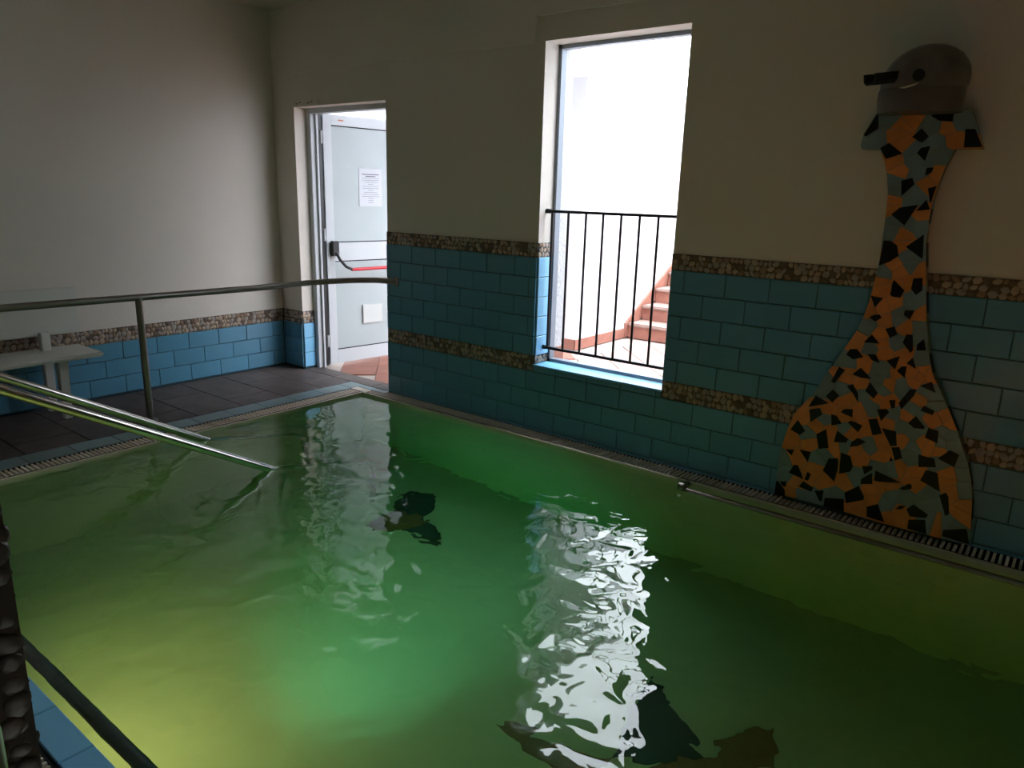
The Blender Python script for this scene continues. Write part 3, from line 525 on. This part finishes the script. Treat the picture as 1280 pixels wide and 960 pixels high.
sp.add(vs, [(i, (i+1) % nU, nU+(i+1) % nU, nU+i) for i in range(nU)]+[tuple(range(nU-1, -1, -1)), tuple(range(nU, 2*nU))]); sp.build('spout', BLACKP, df)

# ---------------------------------------------------------------- mosaics on the pool bottom
fz = -PD
d1 = thing('floor_mosaic', 'dark fish-tailed mosaic on the pool bottom towards the door corner', 'mosaic', (-2.95, 2.85, fz))
HAZEBLACK = mat('hazed_black_floor_mosaic', lin(58, 70, 62), 0.5, var=0.3, scale=20)  # black mosaic lightened to stand for haze in the water
MB().prism_z([(-3.045, 3.183), (-3.178, 3.121), (-3.232, 2.997), (-3.164, 2.887), (-3.055, 2.864), (-2.942, 2.888), (-2.889, 2.923)], fz, fz+0.006).build('fluke', HAZEBLACK, d1)
MB().prism_z([(-2.882, 2.903), (-2.785, 2.865), (-2.623, 2.776), (-2.733, 2.746), (-2.844, 2.727), (-2.904, 2.721), (-2.898, 2.812)], fz, fz+0.006).build('fluke', HAZEBLACK, d1)
MB().prism_z([(-2.902, 2.937), (-2.872, 2.886), (-2.885, 2.8), (-2.904, 2.709), (-3.013, 2.634), (-3.112, 2.629), (-3.11, 2.721), (-3.073, 2.861)], fz, fz+0.008).build('body', FLOORBROWN, d1)
d2 = thing('floor_mosaic', 'black tail and brown dolphin mosaic on the bottom below the window', 'mosaic', (-1.0, 2.2, fz))
MB().prism_z([(-1.182, 2.573), (-1.085, 2.532), (-0.943, 2.426), (-0.842, 2.332), (-0.953, 2.241), (-1.085, 2.137), (-1.14, 2.219), (-1.181, 2.398)], fz, fz+0.006).build('tail', FLOORBLACK, d2)
MB().prism_z([(-1.549, 1.983), (-1.494, 2.018), (-1.33, 2.035), (-1.236, 2.062), (-1.086, 2.14), (-1.065, 2.074), (-1.227, 1.943), (-1.358, 1.943)], fz, fz+0.004).build('body', FLOORBROWN, d2)
MB().prism_z([(-0.847, 2.329), (-0.777, 2.504), (-0.69, 2.632), (-0.596, 2.44), (-1.018, 2.111), (-0.953, 2.241)], fz, fz+0.004).build('body', FLOORBROWN, d2)

# ---------------------------------------------------------------- underwater lamps on the near basin wall
def pool_lamp(x, z, label, power, col, aim, cone):
    t = thing('pool_lamp', label, 'lamp', (x, PY0, z))
    MB().lathe((x, PY0, z), (0, 1, 0), [(0, 0.10), (0.015, 0.10), (0.02, 0.085)], 28).build('ring', STEEL, t, smooth=True)
    l = bpy.data.lights.new('lamp_light', 'SPOT'); l.energy = power; l.color = col; l.spot_size = math.radians(cone); l.spot_blend = 1.0; l.shadow_soft_size = 0.06
    o = bpy.data.objects.new('lamp_light', l); C.objects.link(o); o.parent = t; o.location = (0, 0.06, 0)
    d = Vector(aim)-Vector((x, PY0+0.06, z)); o.rotation_euler = d.to_track_quat('-Z', 'Y').to_euler()
    return o
pool_lamp(-2.45, -0.22, 'round underwater lamp with warm light below the bright blue edge', 64, (1.0, 0.46, 0.23), (-2.55, 1.25, -1.0), 140)
pool_lamp(-3.0, -0.22, 'round underwater lamp with warm light beside the entry rails', 9, (1.0, 0.50, 0.16), (-3.35, 1.75, -1.0), 95)
pool_lamp(-1.75, -0.20, 'added underwater lamp with greenish light to tint the basin floor teal', 88, (0.20, 0.92, 0.92), (-2.62, 2.70, -0.95), 58)  # added lamp: supplies the teal glow in the middle of the basin floor
pool_lamp(-0.1, -0.45, 'round underwater lamp with reddish light opposite the dolphin fountain', 50, (1.0, 0.27, 0.08), (-0.3, 3.5, -0.25), 150)

# ---------------------------------------------------------------- water
wm = bpy.data.materials.new('pool_water'); wm.use_nodes = True; nt_ = wm.node_tree; N = nt_.nodes; L = nt_.links
N.remove(N['Principled BSDF']); gl = N.new('ShaderNodeBsdfGlass'); gl.inputs['IOR'].default_value = 1.33; gl.inputs['Roughness'].default_value = 0.0
tc = N.new('ShaderNodeTexCoord')
n1 = N.new('ShaderNodeTexNoise'); n1.inputs['Scale'].default_value = 7.0; n1.inputs['Detail'].default_value = 1.0; n1.inputs['Distortion'].default_value = 0.6
n2 = N.new('ShaderNodeTexNoise'); n2.inputs['Scale'].default_value = 14.0; n2.inputs['Detail'].default_value = 1.0; n2.inputs['Distortion'].default_value = 0.8
ad = N.new('ShaderNodeMath'); ad.operation = 'MULTIPLY_ADD'; ad.inputs[1].default_value = 0.10
bp = N.new('ShaderNodeBump'); bp.inputs['Strength'].default_value = 0.28; bp.inputs['Distance'].default_value = 0.03
for n__ in (n1, n2): L.new(tc.outputs['Object'], n__.inputs['Vector'])
L.new(n2.outputs['Fac'], ad.inputs[0]); L.new(n1.outputs['Fac'], ad.inputs[2]); L.new(ad.outputs[0], bp.inputs['Height']); L.new(bp.outputs['Normal'], gl.inputs['Normal'])
L.new(gl.outputs[0], N['Material Output'].inputs['Surface'])
va = N.new('ShaderNodeVolumeAbsorption'); va.inputs['Color'].default_value = (0.50, 0.82, 0.63, 1); va.inputs['Density'].default_value = 1.45
L.new(va.outputs[0], N['Material Output'].inputs['Volume'])
wo = MB().box(PX0-0.01, PX1+0.05, PY0-0.01, PY1+0.01, -PD-0.08, WL).build('pool_water', wm)
wo['kind'] = 'stuff'; tag(wo, 'rippled greenish pool water reflecting the window and the door', 'water')
